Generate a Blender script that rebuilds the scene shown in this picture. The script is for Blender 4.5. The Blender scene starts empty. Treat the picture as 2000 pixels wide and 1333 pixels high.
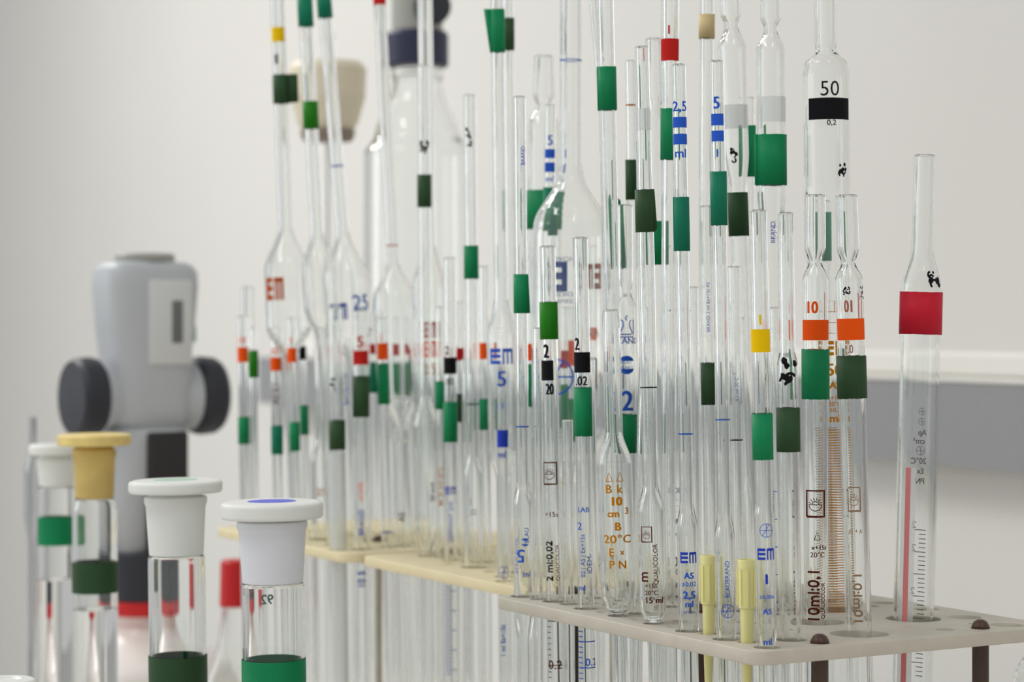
import bpy, bmesh, math, random
from mathutils import Vector, Matrix
random.seed(7)
scene = bpy.context.scene
COL = scene.collection

# ------------------------------------------------------------------ camera, light, exposure
CH = 0.31            # camera height above the bench top (bench top = z 0)
FPX = 4400.0         # focal length in pixels of a 2000 px wide frame
HY = 640.0           # row of the horizon
cam_data = bpy.data.cameras.new('camera')
cam_data.sensor_width = 24.0
cam_data.lens = FPX / 2000.0 * 24.0
cam_data.shift_y = -(1333 / 2 - HY) / 2000.0 * 1.0
cam_data.clip_start = 0.05
cam_data.dof.use_dof = True
cam_data.dof.focus_distance = 0.885
cam_data.dof.aperture_fstop = 9.2
cam = bpy.data.objects.new('camera', cam_data)
cam.location = (0, 0, CH)
cam.rotation_euler = (math.radians(90), 0, 0)
COL.objects.link(cam)
scene.camera = cam

world = bpy.data.worlds.new('world')
scene.world = world
world.use_nodes = True
nt = world.node_tree
nt.nodes.clear()
wo = nt.nodes.new('ShaderNodeOutputWorld')
bgn = nt.nodes.new('ShaderNodeBackground')
tc = nt.nodes.new('ShaderNodeTexCoord')
sx = nt.nodes.new('ShaderNodeSeparateXYZ')
rp = nt.nodes.new('ShaderNodeValToRGB')
mp = nt.nodes.new('ShaderNodeMapRange')
mp.inputs[1].default_value = -1; mp.inputs[2].default_value = 1
nt.links.new(tc.outputs['Generated'], sx.inputs[0])
nt.links.new(sx.outputs[2], mp.inputs[0])
nt.links.new(mp.outputs[0], rp.inputs[0])
nt.links.new(rp.outputs[0], bgn.inputs[0])
nt.links.new(bgn.outputs[0], wo.inputs[0])
e = rp.color_ramp.elements
e[0].position = 0.25; e[0].color = (0.60, 0.60, 0.60, 1)
e[1].position = 0.95; e[1].color = (0.72, 0.73, 0.74, 1)
m1 = e.new(0.48); m1.color = (0.68, 0.68, 0.68, 1)
m2 = e.new(0.60); m2.color = (0.74, 0.74, 0.74, 1)
bgn.inputs[1].default_value = 0.62

def area(name, loc, size, power, rot=(0, 0, 0), color=(1, 0.985, 0.95)):
    l = bpy.data.lights.new(name, 'AREA')
    l.shape = 'RECTANGLE'; l.size, l.size_y = size
    l.energy = power; l.color = color
    o = bpy.data.objects.new(name, l)
    o.location = loc; o.rotation_euler = rot
    COL.objects.link(o)
    return o
# rows of ceiling fluorescent fittings, two on each side of the bench
for i, (lx, ly, lw, ll, lp) in enumerate(((-1.15, 0.5, .16, 1.3, 9), (-1.3, 2.4, .16, 1.3, 13), (-1.7, 3.2, .16, 1.3, 15), (0.45, -0.5, .10, 1.3, 4))):
    area('ceiling_lamp_%d' % (i + 1), (lx, ly, 1.75), (lw, ll), lp)
# slim light added out of view by the right wall, for streaks on glass shoulders
streak_light = area('added_streak_light', (1.02, 0.66, 1.22), (1.5, .045), 5.0)
_x = Vector((-0.43, 0.9028, 0)).normalized(); _z = Vector((0.78, 0.37, 0.5)).normalized(); _y = _z.cross(_x).normalized()
streak_light.rotation_euler = Matrix((_x, _y, _x.cross(_y))).transposed().to_euler()
# two windows in the wall at the left
for i, (wy, wp) in enumerate(((0.5, 4.5), (2.3, 9))):
    area('window_light_%d' % (i + 1), (-3.4, wy, 0.75), (1.2, 0.9), wp, (0, math.radians(-90), 0), (0.93, 0.97, 1.0))

scene.view_settings.view_transform = 'Standard'
scene.view_settings.look = 'None'
scene.view_settings.exposure = 0.18
scene.view_settings.gamma = 1
scene.view_settings.use_curve_mapping = False
cy = scene.cycles
cy.max_bounces = 48
cy.transmission_bounces = 48
cy.glossy_bounces = 10
cy.diffuse_bounces = 4
cy.transparent_max_bounces = 16
cy.sample_clamp_indirect = 6.0
cy.blur_glossy = 0.6

# ------------------------------------------------------------------ small tools
def px2x(px, d): return (px - 1000.0) * d / FPX
def py2z(py, d): return CH - (py - HY) * d / FPX
def srgb(r, g, b):
    f = lambda c: (c / 255 / 12.92) if c / 255 <= 0.04045 else ((c / 255 + 0.055) / 1.055) ** 2.4
    return (f(r), f(g), f(b), 1)

MATS = {}
def mat(name, color=None, rough=0.5, noise=0.0, nscale=40, emit=None, trans=0.0, ior=1.45, metal=0.0, sss=0.0, coat=0.0, bump=0.0, alpha=1.0):
    if name in MATS: return MATS[name]
    m = bpy.data.materials.new(name)
    m.use_nodes = True
    n = m.node_tree
    b = n.nodes['Principled BSDF']
    b.inputs['Base Color'].default_value = color
    b.inputs['Roughness'].default_value = rough
    b.inputs['IOR'].default_value = ior
    b.inputs['Metallic'].default_value = metal
    b.inputs['Transmission Weight'].default_value = trans
    if sss:
        b.inputs['Subsurface Weight'].default_value = sss
        b.inputs['Subsurface Radius'].default_value = (0.01, 0.01, 0.01)
        b.inputs['Subsurface Scale'].default_value = 0.5
    if noise or bump:
        t = n.nodes.new('ShaderNodeTexCoord')
        no = n.nodes.new('ShaderNodeTexNoise')
        no.inputs['Scale'].default_value = nscale
        no.inputs['Detail'].default_value = 5
        n.links.new(t.outputs['Object'], no.inputs['Vector'])
        if noise:
            r = n.nodes.new('ShaderNodeValToRGB')
            c = Vector(color[:3])
            r.color_ramp.elements[0].position = 0.3
            r.color_ramp.elements[0].color = (*[max(0, v * (1 - noise)) for v in c], 1)
            r.color_ramp.elements[1].position = 0.7
            r.color_ramp.elements[1].color = (*[min(1, v * (1 + noise)) for v in c], 1)
            n.links.new(no.outputs['Fac'], r.inputs['Fac'])
            n.links.new(r.outputs['Color'], b.inputs['Base Color'])
        if bump:
            bp = n.nodes.new('ShaderNodeBump')
            bp.inputs['Strength'].default_value = bump
            bp.inputs['Distance'].default_value = 0.001
            n.links.new(no.outputs['Fac'], bp.inputs['Height'])
            n.links.new(bp.outputs['Normal'], b.inputs['Normal'])
    MATS[name] = m
    return m

def glass_mat(name, color, rough=0.0, ior=1.47):
    m = bpy.data.materials.new(name); m.use_nodes = True
    n = m.node_tree; n.nodes.clear()
    o = n.nodes.new('ShaderNodeOutputMaterial')
    g = n.nodes.new('ShaderNodeBsdfGlass')
    g.inputs['Color'].default_value = color
    g.inputs['Roughness'].default_value = rough
    g.inputs['IOR'].default_value = ior
    n.links.new(g.outputs[0], o.inputs[0])
    MATS[name] = m
    return m
GLASS = glass_mat('clear_glass', (0.993, 0.999, 0.996, 1))
FROST = glass_mat('frosted_glass', (0.93, 0.94, 0.92, 1), 0.45)
WATER = glass_mat('water', (0.99, 0.995, 0.99, 1), 0.0, 1.36)

def veil(name, col, op):
    m = bpy.data.materials.new(name); m.use_nodes = True
    n = m.node_tree; n.nodes.clear()
    o = n.nodes.new('ShaderNodeOutputMaterial'); mx = n.nodes.new('ShaderNodeMixShader')
    t = n.nodes.new('ShaderNodeBsdfTransparent'); d_ = n.nodes.new('ShaderNodeBsdfDiffuse')
    d_.inputs[0].default_value = col; mx.inputs[0].default_value = op
    n.links.new(t.outputs[0], mx.inputs[1]); n.links.new(d_.outputs[0], mx.inputs[2]); n.links.new(mx.outputs[0], o.inputs[0])
    return m
ENAMEL = veil('frosted_enamel', srgb(226, 230, 230), 0.6)
CT = {'green': srgb(0, 136, 84), 'teal': srgb(0, 122, 92), 'dark': srgb(46, 78, 46), 'bright': srgb(28, 126, 2),
      'red': srgb(205, 22, 48), 'beige': srgb(222, 200, 150)}
CI = {'black': srgb(22, 22, 26), 'orange': srgb(255, 92, 18), 'blue': srgb(50, 100, 212), 'yellow': srgb(252, 206, 8),
      'crimson': srgb(205, 40, 36), 'brown': srgb(92, 34, 14), 'amber': srgb(204, 130, 0), 'rust': srgb(186, 76, 0), 'navy': srgb(44, 70, 190), 'tealink': srgb(10, 120, 90)}
def tape_mat(c): return mat(c + '_tape', CT[c], 0.55, noise=0.08, nscale=60, ior=1.35)
def ink_mat(c): return mat(c + '_ink', CI[c], 0.6, ior=1.2)

def new_obj(name, me, parent=None, m=None, smooth=True):
    o = bpy.data.objects.new(name, me)
    COL.objects.link(o)
    if m: me.materials.append(m)
    if parent: o.parent = parent
    if smooth:
        me.polygons.foreach_set('use_smooth', [True] * len(me.polygons))
    return o

def mesh_from(verts, faces, name='m'):
    me = bpy.data.meshes.new(name)
    me.from_pydata(verts, [], faces)
    me.update()
    return me

def fix_normals(me):
    bm = bmesh.new(); bm.from_mesh(me)
    bmesh.ops.recalc_face_normals(bm, faces=bm.faces)
    bm.to_mesh(me); bm.free()

def lathe_mesh(ring, n=32, name='m', closed=True, sharp=None):
    """ring: list of (r, z) of a closed section (outer going down, inner going up). r = 0 makes a pole."""
    verts, faces, idx = [], [], []
    pts = []
    segs = list(zip(ring, ring[1:])) + ([(ring[-1], ring[0])] if closed else [])
    for (a, b) in segs:                      # holding rings keep the smooth normals of long faces straight
        pts.append(a)
        l = math.hypot(b[0] - a[0], b[1] - a[1])
        if l > 0.0015:
            t = 0.0003 / l
            for q in (t, 1 - t): pts.append((a[0] + (b[0] - a[0]) * q, a[1] + (b[1] - a[1]) * q))
    if not closed: pts.append(ring[-1])
    for r, z in pts:
        if r < 1e-7:
            idx.append([len(verts)]); verts.append((0, 0, z))
        else:
            k = len(verts)
            verts += [(r * math.cos(2 * math.pi * i / n), r * math.sin(2 * math.pi * i / n), z) for i in range(n)]
            idx.append(list(range(k, k + n)))
    pairs = list(zip(idx, idx[1:])) + ([(idx[-1], idx[0])] if closed else [])
    for a, b in pairs:
        if len(a) == 1 and len(b) == 1: continue
        for i in range(n):
            j = (i + 1) % n
            if len(a) == 1: faces.append((a[0], b[j], b[i]))
            elif len(b) == 1: faces.append((a[i], a[j], b[0]))
            else: faces.append((a[i], a[j], b[j], b[i]))
    me = mesh_from(verts, faces, name)
    fix_normals(me)
    return me

def smooth_prof(pts, k=7):
    """pts (z, r) from the top down; eased between differing radii."""
    out = [pts[0]]
    for (z0, r0), (z1, r1) in zip(pts, pts[1:]):
        if abs(r1 - r0) > 0.04 * max(r0, r1):
            for i in range(1, k):
                t = i / k
                out.append((z0 + (z1 - z0) * t, r0 + (r1 - r0) * (0.5 - 0.5 * math.cos(math.pi * t)) * 0.7 + (r1 - r0) * t * 0.3))
        out.append((z1, r1))
    return out

def glass_shell(prof, wall, n=32, open_bottom=True, lip=True):
    """tube wall around a profile (z, r): returns lathe ring."""
    ring = []
    z0, r0 = prof[0]
    w0 = wall(r0)
    if lip:
        for a in range(0, 181, 30):
            ring.append((r0 - w0 / 2 + math.cos(math.radians(a)) * w0 / 2, z0 - w0 / 2 + math.sin(math.radians(a)) * w0 / 2))
        ring = ring[::-1]   # inner to outer over the lip
    ring += [(r, z) for z, r in prof[(1 if lip else 0):]]
    zb, rb = prof[-1]
    inner = []
    for z, r in prof[::-1]:
        inner.append((max(r - wall(r), 0.0002), z))
    if open_bottom:
        ring += inner[:-1] if lip else inner
    else:
        ring += [(0, zb), (0, zb + wall(rb))]
        ring += [(inner[0][0], zb + wall(rb) * 1.6)] + [q for q in (inner[1:-1] if lip else inner[1:]) if q[1] > zb + wall(rb) * 1.7]
    return ring

def r_at(prof, z):
    for (z0, r0), (z1, r1) in zip(prof, prof[1:]):
        if z1 <= z <= z0:
            t = (z0 - z) / (z0 - z1 + 1e-9)
            return r0 + (r1 - r0) * t
    return prof[0][1] if z > prof[0][0] else prof[-1][1]

def wrap_patch(prof, z0, z1, a0, a1, off=0.00012, n=24):
    """printed patch lying on the glass, angle 0 faces the camera."""
    verts, faces = [], []
    zs = [z0, z1] if z0 > z1 else [z1, z0]
    m = 4
    for j in range(m + 1):
        z = zs[0] + (zs[1] - zs[0]) * j / m
        r = r_at(prof, z) + off
        for i in range(n + 1):
            a = a0 + (a1 - a0) * i / n
            verts.append((r * math.sin(a), -r * math.cos(a), z))
    for j in range(m):
        for i in range(n):
            k = j * (n + 1) + i
            faces.append((k, k + 1, k + n + 2, k + n + 1))
    return verts, faces

def add_vf(acc, vf):
    k = len(acc[0]); acc[0].extend(vf[0]); acc[1].extend([tuple(i + k for i in f) for f in vf[1]])

TEXT_CACHE = {}
def text_geo(s):
    if s in TEXT_CACHE: return TEXT_CACHE[s]
    cu = bpy.data.curves.new('t', 'FONT')
    cu.body = s; cu.size = 1.0; cu.align_x = 'CENTER'; cu.align_y = 'CENTER'; cu.resolution_u = 3
    o = bpy.data.objects.new('t', cu)
    me = bpy.data.meshes.new_from_object(o)
    v = [tuple(q.co) for q in me.vertices]; f = [tuple(p.vertices) for p in me.polygons]
    bpy.data.meshes.remove(me); bpy.data.objects.remove(o); bpy.data.curves.remove(cu)
    ys = [q[1] for q in v]; xs = [q[0] for q in v]
    cyy = (max(ys) + min(ys)) / 2; cxx = (max(xs) + min(xs)) / 2
    v = [(q[0] - cxx, q[1] - cyy, 0) for q in v]
    TEXT_CACHE[s] = (v, f)
    return TEXT_CACHE[s]

def wrap_flat(v, f, prof, zc, ang, off=0.00014):
    """bend flat 2-D geometry (metres) round the tube at height zc, angle ang."""
    me = mesh_from(v, f)
    bm = bmesh.new(); bm.from_mesh(me); bpy.data.meshes.remove(me)
    r = r_at(prof, zc)
    xs = [q.co.x for q in bm.verts]
    step = max(r * 0.16, 0.0002)
    x = math.floor(min(xs) / step) * step + step
    while x < max(xs):
        bmesh.ops.bisect_plane(bm, geom=bm.verts[:] + bm.edges[:] + bm.faces[:], plane_co=(x, 0, 0), plane_no=(1, 0, 0), dist=1e-7)
        x += step
    bm.verts.index_update()
    ov, of = [], []
    for q in bm.verts:
        z = zc + q.co.y
        rr = r_at(prof, z) + off
        a = ang + q.co.x / r
        ov.append((rr * math.sin(a), -rr * math.cos(a), z))
    for p in bm.faces: of.append(tuple(w.index for w in p.verts))
    bm.free()
    return ov, of

def text_vf(s, h, prof, zc, ang=0.0, rot=0.0, bold=0.0, wide=1.0):
    """h = capital height in metres."""
    v, f = text_geo(s)
    k = h / 0.72
    c, sn = math.cos(rot), math.sin(rot)
    v2 = [((q[0] * wide * k) * c - (q[1] * k) * sn, (q[0] * wide * k) * sn + (q[1] * k) * c, 0) for q in v]
    out = ([], [])
    shifts = [(0, 0)] + ([(bold * h, 0), (-bold * h, 0), (0, bold * h * .7)] if bold else [])
    for i, (dx, dy) in enumerate(shifts):
        add_vf(out, wrap_flat([(q[0] + dx, q[1] + dy, 0) for q in v2], f, prof, zc, ang, 0.00014 + i * 0.00001))
    return out

def poly_strokes(paths, w):
    """flat ribbons along 2-D paths."""
    v, f = [], []
    for path in paths:
        k = len(v)
        for i, p in enumerate(path):
            a = path[max(i - 1, 0)]; b = path[min(i + 1, len(path) - 1)]
            dx, dy = b[0] - a[0], b[1] - a[1]
            l = math.hypot(dx, dy) or 1
            nx, ny = -dy / l * w / 2, dx / l * w / 2
            v += [(p[0] + nx, p[1] + ny, 0), (p[0] - nx, p[1] - ny, 0)]
        for i in range(len(path) - 1):
            f.append((k + 2 * i, k + 2 * i + 1, k + 2 * i + 3, k + 2 * i + 2))
    return v, f

def arc(cx, cyy, r, a0, a1, n=16):
    return [(cx + r * math.cos(math.radians(a0 + (a1 - a0) * i / n)), cyy + r * math.sin(math.radians(a0 + (a1 - a0) * i / n))) for i in range(n + 1)]

def empty(name, loc, label, cat, group=None, rot=(0, 0, 0)):
    o = bpy.data.objects.new(name, None)
    o.empty_display_size = 0.02
    o.location = loc; o.rotation_euler = rot
    COL.objects.link(o)
    o['label'] = label; o['category'] = cat
    if group: o['group'] = group
    return o

def box_mesh(x0, x1, y0, y1, z0, z1, bev=0.0, seg=2):
    bm = bmesh.new()
    bmesh.ops.create_cube(bm, size=1)
    for v in bm.verts:
        v.co = Vector((x0 if v.co.x < 0 else x1, y0 if v.co.y < 0 else y1, z0 if v.co.z < 0 else z1))
    if bev: bmesh.ops.bevel(bm, geom=bm.edges[:], offset=bev, segments=seg, profile=0.5, affect='EDGES')
    me = bpy.data.meshes.new('b'); bm.to_mesh(me); bm.free()
    return me

def structure(name, me, m):
    o = new_obj(name, me, None, m, smooth=False)
    o['kind'] = 'structure'
    return o

# ------------------------------------------------------------------ the room: bench, wall and ledge run along the same direction U
U = Vector((-0.43, 0.9028, 0)).normalized()       # along the wall, away from the camera
N = Vector((-U.y, U.x, 0))                         # from the wall into the room
WP = Vector((0.367, 1.9, 0))                       # a point on the ledge's front face
ANG = math.atan2(U.y, U.x)

def framed(me):
    """local x along U, local y along -N (towards the wall)"""
    me.transform(Matrix.Translation(WP) @ Matrix(((U.x, -N.x, 0, 0), (U.y, -N.y, 0, 0), (0, 0, 1, 0), (0, 0, 0, 1))))
    fix_normals(me)
    return me
M_WALL = mat('wall_paint', srgb(226, 224, 219), 0.75, noise=0.012, nscale=3, bump=0.15)
M_GREY = mat('grey_laminate', srgb(150, 151, 153), 0.5, noise=0.02, nscale=60)
M_WHITE = mat('white_laminate', srgb(236, 234, 228), 0.4)
M_BENCH = mat('bench_laminate', srgb(226, 220, 212), 0.35, noise=0.02, nscale=20)
M_FLOOR = mat('floor_vinyl', srgb(190, 190, 186), 0.5, noise=0.06, nscale=14)
LZ = CH - (737 - HY) * 1.9 / FPX                   # top of the ledge
structure('wall_right', framed(box_mesh(-3.0, 7.0, 0.036, 0.14, -0.9, 2.0)), M_WALL)
structure('floor', framed(box_mesh(-3.0, 7.0, -4.0, 0.036, -0.95, -0.9)), M_FLOOR)
structure('trim_1', framed(box_mesh(-1.4, 1.77, 0.0, 0.035, LZ - 0.075, LZ - 0.004)), M_GREY)
structure('trim_2', framed(box_mesh(-1.4, 1.77, -0.002, 0.035, LZ - 0.004, LZ, 0.001)), M_WHITE)
structure('trim_3', framed(box_mesh(-1.4, 1.77, 0.018, 0.035, LZ, LZ + 0.022, 0.005)), M_WHITE)

bench = empty('lab_bench', (-0.2, 1.0, -0.9), 'pale laminate laboratory bench under the racks and bottles', 'bench', rot=(0, 0, 0))
def bench_piece(name, me, m):
    framed(me); o = new_obj(name, me, bench, m, smooth=False)
    o.matrix_parent_inverse = Matrix.Translation((0.2, -1.0, 0.9))
    return o
bench_piece('bench_top', box_mesh(-1.5, 0.20, -1.15, -0.06, -0.03, 0.0, 0.002), M_BENCH)
for a in (-1.4, 0.10):
    for b in (-1.08, -0.14):
        bench_piece('leg', box_mesh(a - 0.02, a + 0.02, b - 0.02, b + 0.02, -0.9, -0.03), M_GREY)

# ------------------------------------------------------------------ racks
E1 = Vector((0.491, -0.871, 0)).normalized()       # along the long side, towards the camera
E2 = Vector((0.871, 0.491, 0)).normalized()
class Rack: pass
def make_rack(corner, h, ln, wd):
    r = Rack(); r.c = Vector((corner[0], corner[1], 0)); r.z = CH - h; r.h = h; r.ln = ln; r.wd = wd; r.holes = []; r.t = 0.0052
    return r
RACKS = {'R': make_rack((-0.0079, 0.992), 0.1183, 0.1975, 0.147),
         'B': make_rack((-0.0843, 1.236), 0.1250, 0.196, 0.140),
         'A': make_rack((-0.1875, 1.411), 0.1250, 0.196, 0.140)}
def rack_uv(r, x, y):
    p = Vector((x, y, 0)) - r.c
    return p.dot(E1), p.dot(E2)
BASE = 0.008

# ------------------------------------------------------------------ pipettes
PLACED = []   # (list of (x, y, z, r))
SPECS = []
def P(rack, d, xt, yt, xb, prof, tapes=(), bands=(), texts=(), label='', **kw):
    SPECS.append(dict(rack=rack, d=d, xt=xt, yt=yt, xb=xb, prof=prof, tapes=tapes, bands=bands, texts=texts, label=label, **kw))

def build_profile(s, d, zb):
    """(z, r) list down to the base, heights in metres above the bench"""
    k = d / FPX
    pts = [(py2z(s['yt'], d), s['prof'][0][1] * k / 2)]
    for y, w in s['prof']:
        if y > s['yt'] + 1: pts.append((py2z(y, d), w * k / 2))
    zend, rend = pts[-1]
    stem = s.get('stem')
    if stem:
        pts.append((zend - 0.012, stem * k / 2)); zend -= 0.012; rend = stem * k / 2
    tip = BASE + 0.0006
    zt = min(zend - 0.003, tip + 0.035)
    pts.append((zt, rend))
    pts.append((tip, max(rend * 0.32, 0.0011)))
    return smooth_prof(pts)

def centre_line(s, d, zb, z):
    zt = py2z(s['yt0'] if 'yt0' in s else s['yt'], d)
    xt, xb = px2x(s['xt'], d), px2x(s['xb'], d)
    return xb + (xt - xb) * (z - zb) / (zt - zb)

def try_place(s, d, margin=0.0004):
    r = RACKS[s['rack']]
    x0 = px2x(s['xb'], d)
    u, v = rack_uv(r, x0, d)
    prof = build_profile(s, d, r.z)
    rb = r_at(prof, r.z) + 0.0016
    lim = max(rb + 0.0012, 0.004)
    if u < lim or v < lim or u > r.ln - lim or v > r.wd - lim: return None
    for hx, hy, hr in r.holes:
        if math.hypot(hx - x0, hy - d) < hr + rb + 0.0008: return None
    zs = [BASE + 0.001 + i * 0.006 for i in range(int((prof[0][0] - BASE) / 0.006) + 1)]
    line = [(centre_line(s, d, r.z, z), d, z, r_at(prof, z) + (0.0004)) for z in zs]
    for other in PLACED:
        for a, b in zip(line, other):
            if math.hypot(a[0] - b[0], a[1] - b[1]) < a[3] + b[3] + margin: return None
    return prof, line, rb

def solve(s):
    for k in range(0, 170):
        for sg in ((1, -1) if k else (1,)):
            d = s['d'] + sg * k * 0.0015
            if s.get('fix') and k > 4: break
            t = try_place(s, d)
            if t: return d, t
    return None

def place_all():
    order = sorted(SPECS, key=lambda s: (0 if s.get('fix') or s.get('first') else 1, -max(w for _, w in s['prof'])))
    for s in order:
        res = solve(s)
        if not res:
            print('NOT PLACED', s['label']); s['skip'] = True; continue
        d, (prof, line, rb) = res
        if abs(d - s['d']) > 0.03: print('moved %.3f' % (d - s['d']), s['label'])
        s['dd'] = d; s['pz'] = prof
        PLACED.append(line)
        r = RACKS[s['rack']]
        r.holes.append((px2x(s['xb'], d), d, s.get('hole', rb)))

def build_pipette(s):
    if s.get('skip'): return
    d = s['dd']; r = RACKS[s['rack']]; k = d / FPX
    zt = py2z(s['yt'], d)
    xb0 = centre_line(s, d, r.z, BASE)
    xtop = centre_line(s, d, r.z, zt)
    lean = math.atan2(xtop - xb0, zt - BASE)
    root = empty(s.get('name', 'glass_pipette'), (xb0, d, BASE), s['label'], s.get('cat', 'pipette'), s.get('group'), (0, lean, 0))
    prof = [(z - BASE, rr) for z, rr in s['pz']]
    wf = s.get('wall')
    def wall(rr):
        if wf: return min(wf * 0.001, rr * 0.7)
        return min(rr * 0.42, 0.0014)
    me = lathe_mesh(glass_shell(prof, wall), 36 if max(q[1] for q in prof) > 0.006 else 28)
    new_obj('glass_tube', me, root, FROST if s.get('frost') else GLASS)
    L = lambda y: py2z(y, d) - BASE
    for t in s['tapes']:
        y0, y1, c = t[:3]
        z1, z0 = L(y0), L(y1)
        ri = max(r_at(prof, z) for z in (z0, (z0 + z1) / 2, z1)) + 0.00006
        th = 0.00045
        verts, faces = [], []
        n = 36
        jag = [random.uniform(-1, 1) * 0.00012 for _ in range(n)]
        for rr, zz, sgn in ((ri + th, z1, 1), (ri + th, z0, 1), (ri, z0, 1), (ri, z1, 1)):
            for i in range(n):
                a = 2 * math.pi * i / n
                verts.append((rr * math.cos(a), rr * math.sin(a), zz + jag[i] + (zz == z1) * 0.0002 * math.sin(a)))
        for q in range(4):
            for i in range(n):
                j = (i + 1) % n; a = q * n; b = ((q + 1) % 4) * n
                faces.append((a + i, a + j, b + j, b + i))
        if len(t) > 3:      # free ends of the tape stuck together as a flag
            for (side, ext_top, ext_bot, dy0, dy1) in t[3]:
                kk = len(verts)
                rr = ri + th * 0.5
                xt1, xb1 = side * (rr + ext_top * k), side * (rr + ext_bot * k)
                xi = side * rr * 0.92
                tv = [(xi, z1), (xt1, z1 - dy0 * k), (xb1, z0 + dy1 * k), (xi, z0)]
                for yy in (-0.0004 - rr * .3, 0.0004 - rr * .3):
                    for (x, z) in tv: verts.append((x, yy, z))
                faces += [(kk, kk + 1, kk + 2, kk + 3), (kk + 7, kk + 6, kk + 5, kk + 4)]
                for i in range(4):
                    j = (i + 1) % 4
                    faces.append((kk + i, kk + 4 + i, kk + 4 + j, kk + j))
        me = mesh_from(verts, faces); fix_normals(me)
        o = new_obj('tape_band', me, root, tape_mat(c))
        o['label'] = {'green': 'green tape', 'teal': 'green tape', 'dark': 'dark olive green tape', 'bright': 'bright grass green tape', 'red': 'red tape', 'beige': 'yellowed tape'}[c]
    for b in s['bands']:
        y0, y1, c = b[:3]
        a0, a1 = (b[3], b[4]) if len(b) > 3 else (-95, 95)
        v, f = wrap_patch(prof, L(y0), L(y1), math.radians(a0), math.radians(a1))
        o = new_obj('printed_band', mesh_from(v, f), root, ink_mat(c))
        o['label'] = c + ' printed colour code band'
    byc = {}
    last = None; cl = 0
    for t in sorted(s['texts'], key=lambda q: (q[3], q[1])):
        if last and (last[3] != t[3] or t[1] - last[1] > 45 + (t[2] + last[2]) / 2): cl += 1
        last = t
        st, y, h, c = t[:4]
        ang = math.radians(t[4]) if len(t) > 4 else 0.0
        rot = math.radians(t[5]) if len(t) > 5 else 0.0
        bold = t[6] if len(t) > 6 else 0.03
        wide = t[7] if len(t) > 7 else 1.0
        acc = byc.setdefault((c, cl), ([], []))
        add_vf(acc, text_vf(st, h * k, prof, L(y), ang, rot, bold, wide))
    for (c, _), acc in byc.items():
        new_obj('printed_lettering', mesh_from(*acc), root, ink_mat(c), smooth=False)
    for sc in s.get('scale', ()):
        # (y0, y1, step_px, colour, ang0, short_span_deg, long_span_deg, every, px thickness)
        y0, y1, st, c, a0, sp, lp, ev, th = sc
        acc = ([], []); y = y0; i = 0
        while y <= y1:
            span = lp if i % ev == 0 else sp
            add_vf(acc, wrap_patch(prof, L(y - th / 2), L(y + th / 2), math.radians(a0), math.radians(a0 + span), n=max(3, int(abs(span) / 12))))
            y += st; i += 1
        new_obj('graduation_marks', mesh_from(*acc), root, ink_mat(c), smooth=False)
    for rg in s.get('rings', ()):
        v, f = wrap_patch(prof, L(rg[0] - 1), L(rg[0] + 1), 0, 2 * math.pi, n=36)
        new_obj('ring_mark', mesh_from(v, f), root, ink_mat(rg[1]))
    for st in s.get('strips', ()):
        y0, y1, c, a0, a1, inner = st
        m = mat('rose_enamel', srgb(232, 138, 138), 0.5) if c == 'rose' else mat('opal_enamel', srgb(244, 244, 240), 0.5)
        if c == 'veil': m = ENAMEL
        off = 0.00012 if inner else 0.00022
        zz = [L(y0), L(y1)]
        v, f = wrap_patch(prof, zz[0], zz[1], math.radians(a0), math.radians(a1), off=off)
        new_obj('enamel_stripe', mesh_from(v, f), root, m)
    fb = s.get('frostband') or (s['patches'][0] if s.get('patches') else None)
    if fb:
        v, f = wrap_patch(prof, L(fb[0]), L(fb[1]), math.radians(-75), math.radians(75), off=0.00015)
        o = new_obj('frosted_label', mesh_from(v, f), root, ENAMEL)
        o['label'] = 'faint white frosted writing patch'
    for sm in s.get('scribble', ()):
        y0, y1, ang, c, wpx = sm
        rnd = random.Random(int(y0 * 7 + s['xb']))
        paths = []
        hh = (y1 - y0) * k
        ww = wpx * k
        for q in range(4):
            x = rnd.uniform(-ww / 2.6, ww / 2.6); y = rnd.uniform(-hh / 2.4, hh / 2.4)
            a0 = rnd.uniform(0, 360); R = rnd.uniform(.14, .3) * min(ww, hh)
            paths.append(arc(x, y, R, a0, a0 + rnd.uniform(120, 260), 10))
        v, f = poly_strokes(paths, min(ww, hh) * 0.17)
        for q in range(5):
            x = rnd.uniform(-ww / 2.4, ww / 2.4); y = rnd.uniform(-hh / 2.2, hh / 2.2); R = rnd.uniform(.10, .22) * min(ww, hh)
            k0 = len(v); v += [(x + R * math.cos(t * .7) * rnd.uniform(.7, 1.2), y + R * math.sin(t * .7) * rnd.uniform(.8, 1.5), 0) for t in range(9)]; f.append(tuple(range(k0, k0 + 9)))
        new_obj('handwritten_mark', mesh_from(*wrap_flat(v, f, prof, L((y0 + y1) / 2), math.radians(ang))), root, ink_mat(c), smooth=False)
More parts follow.
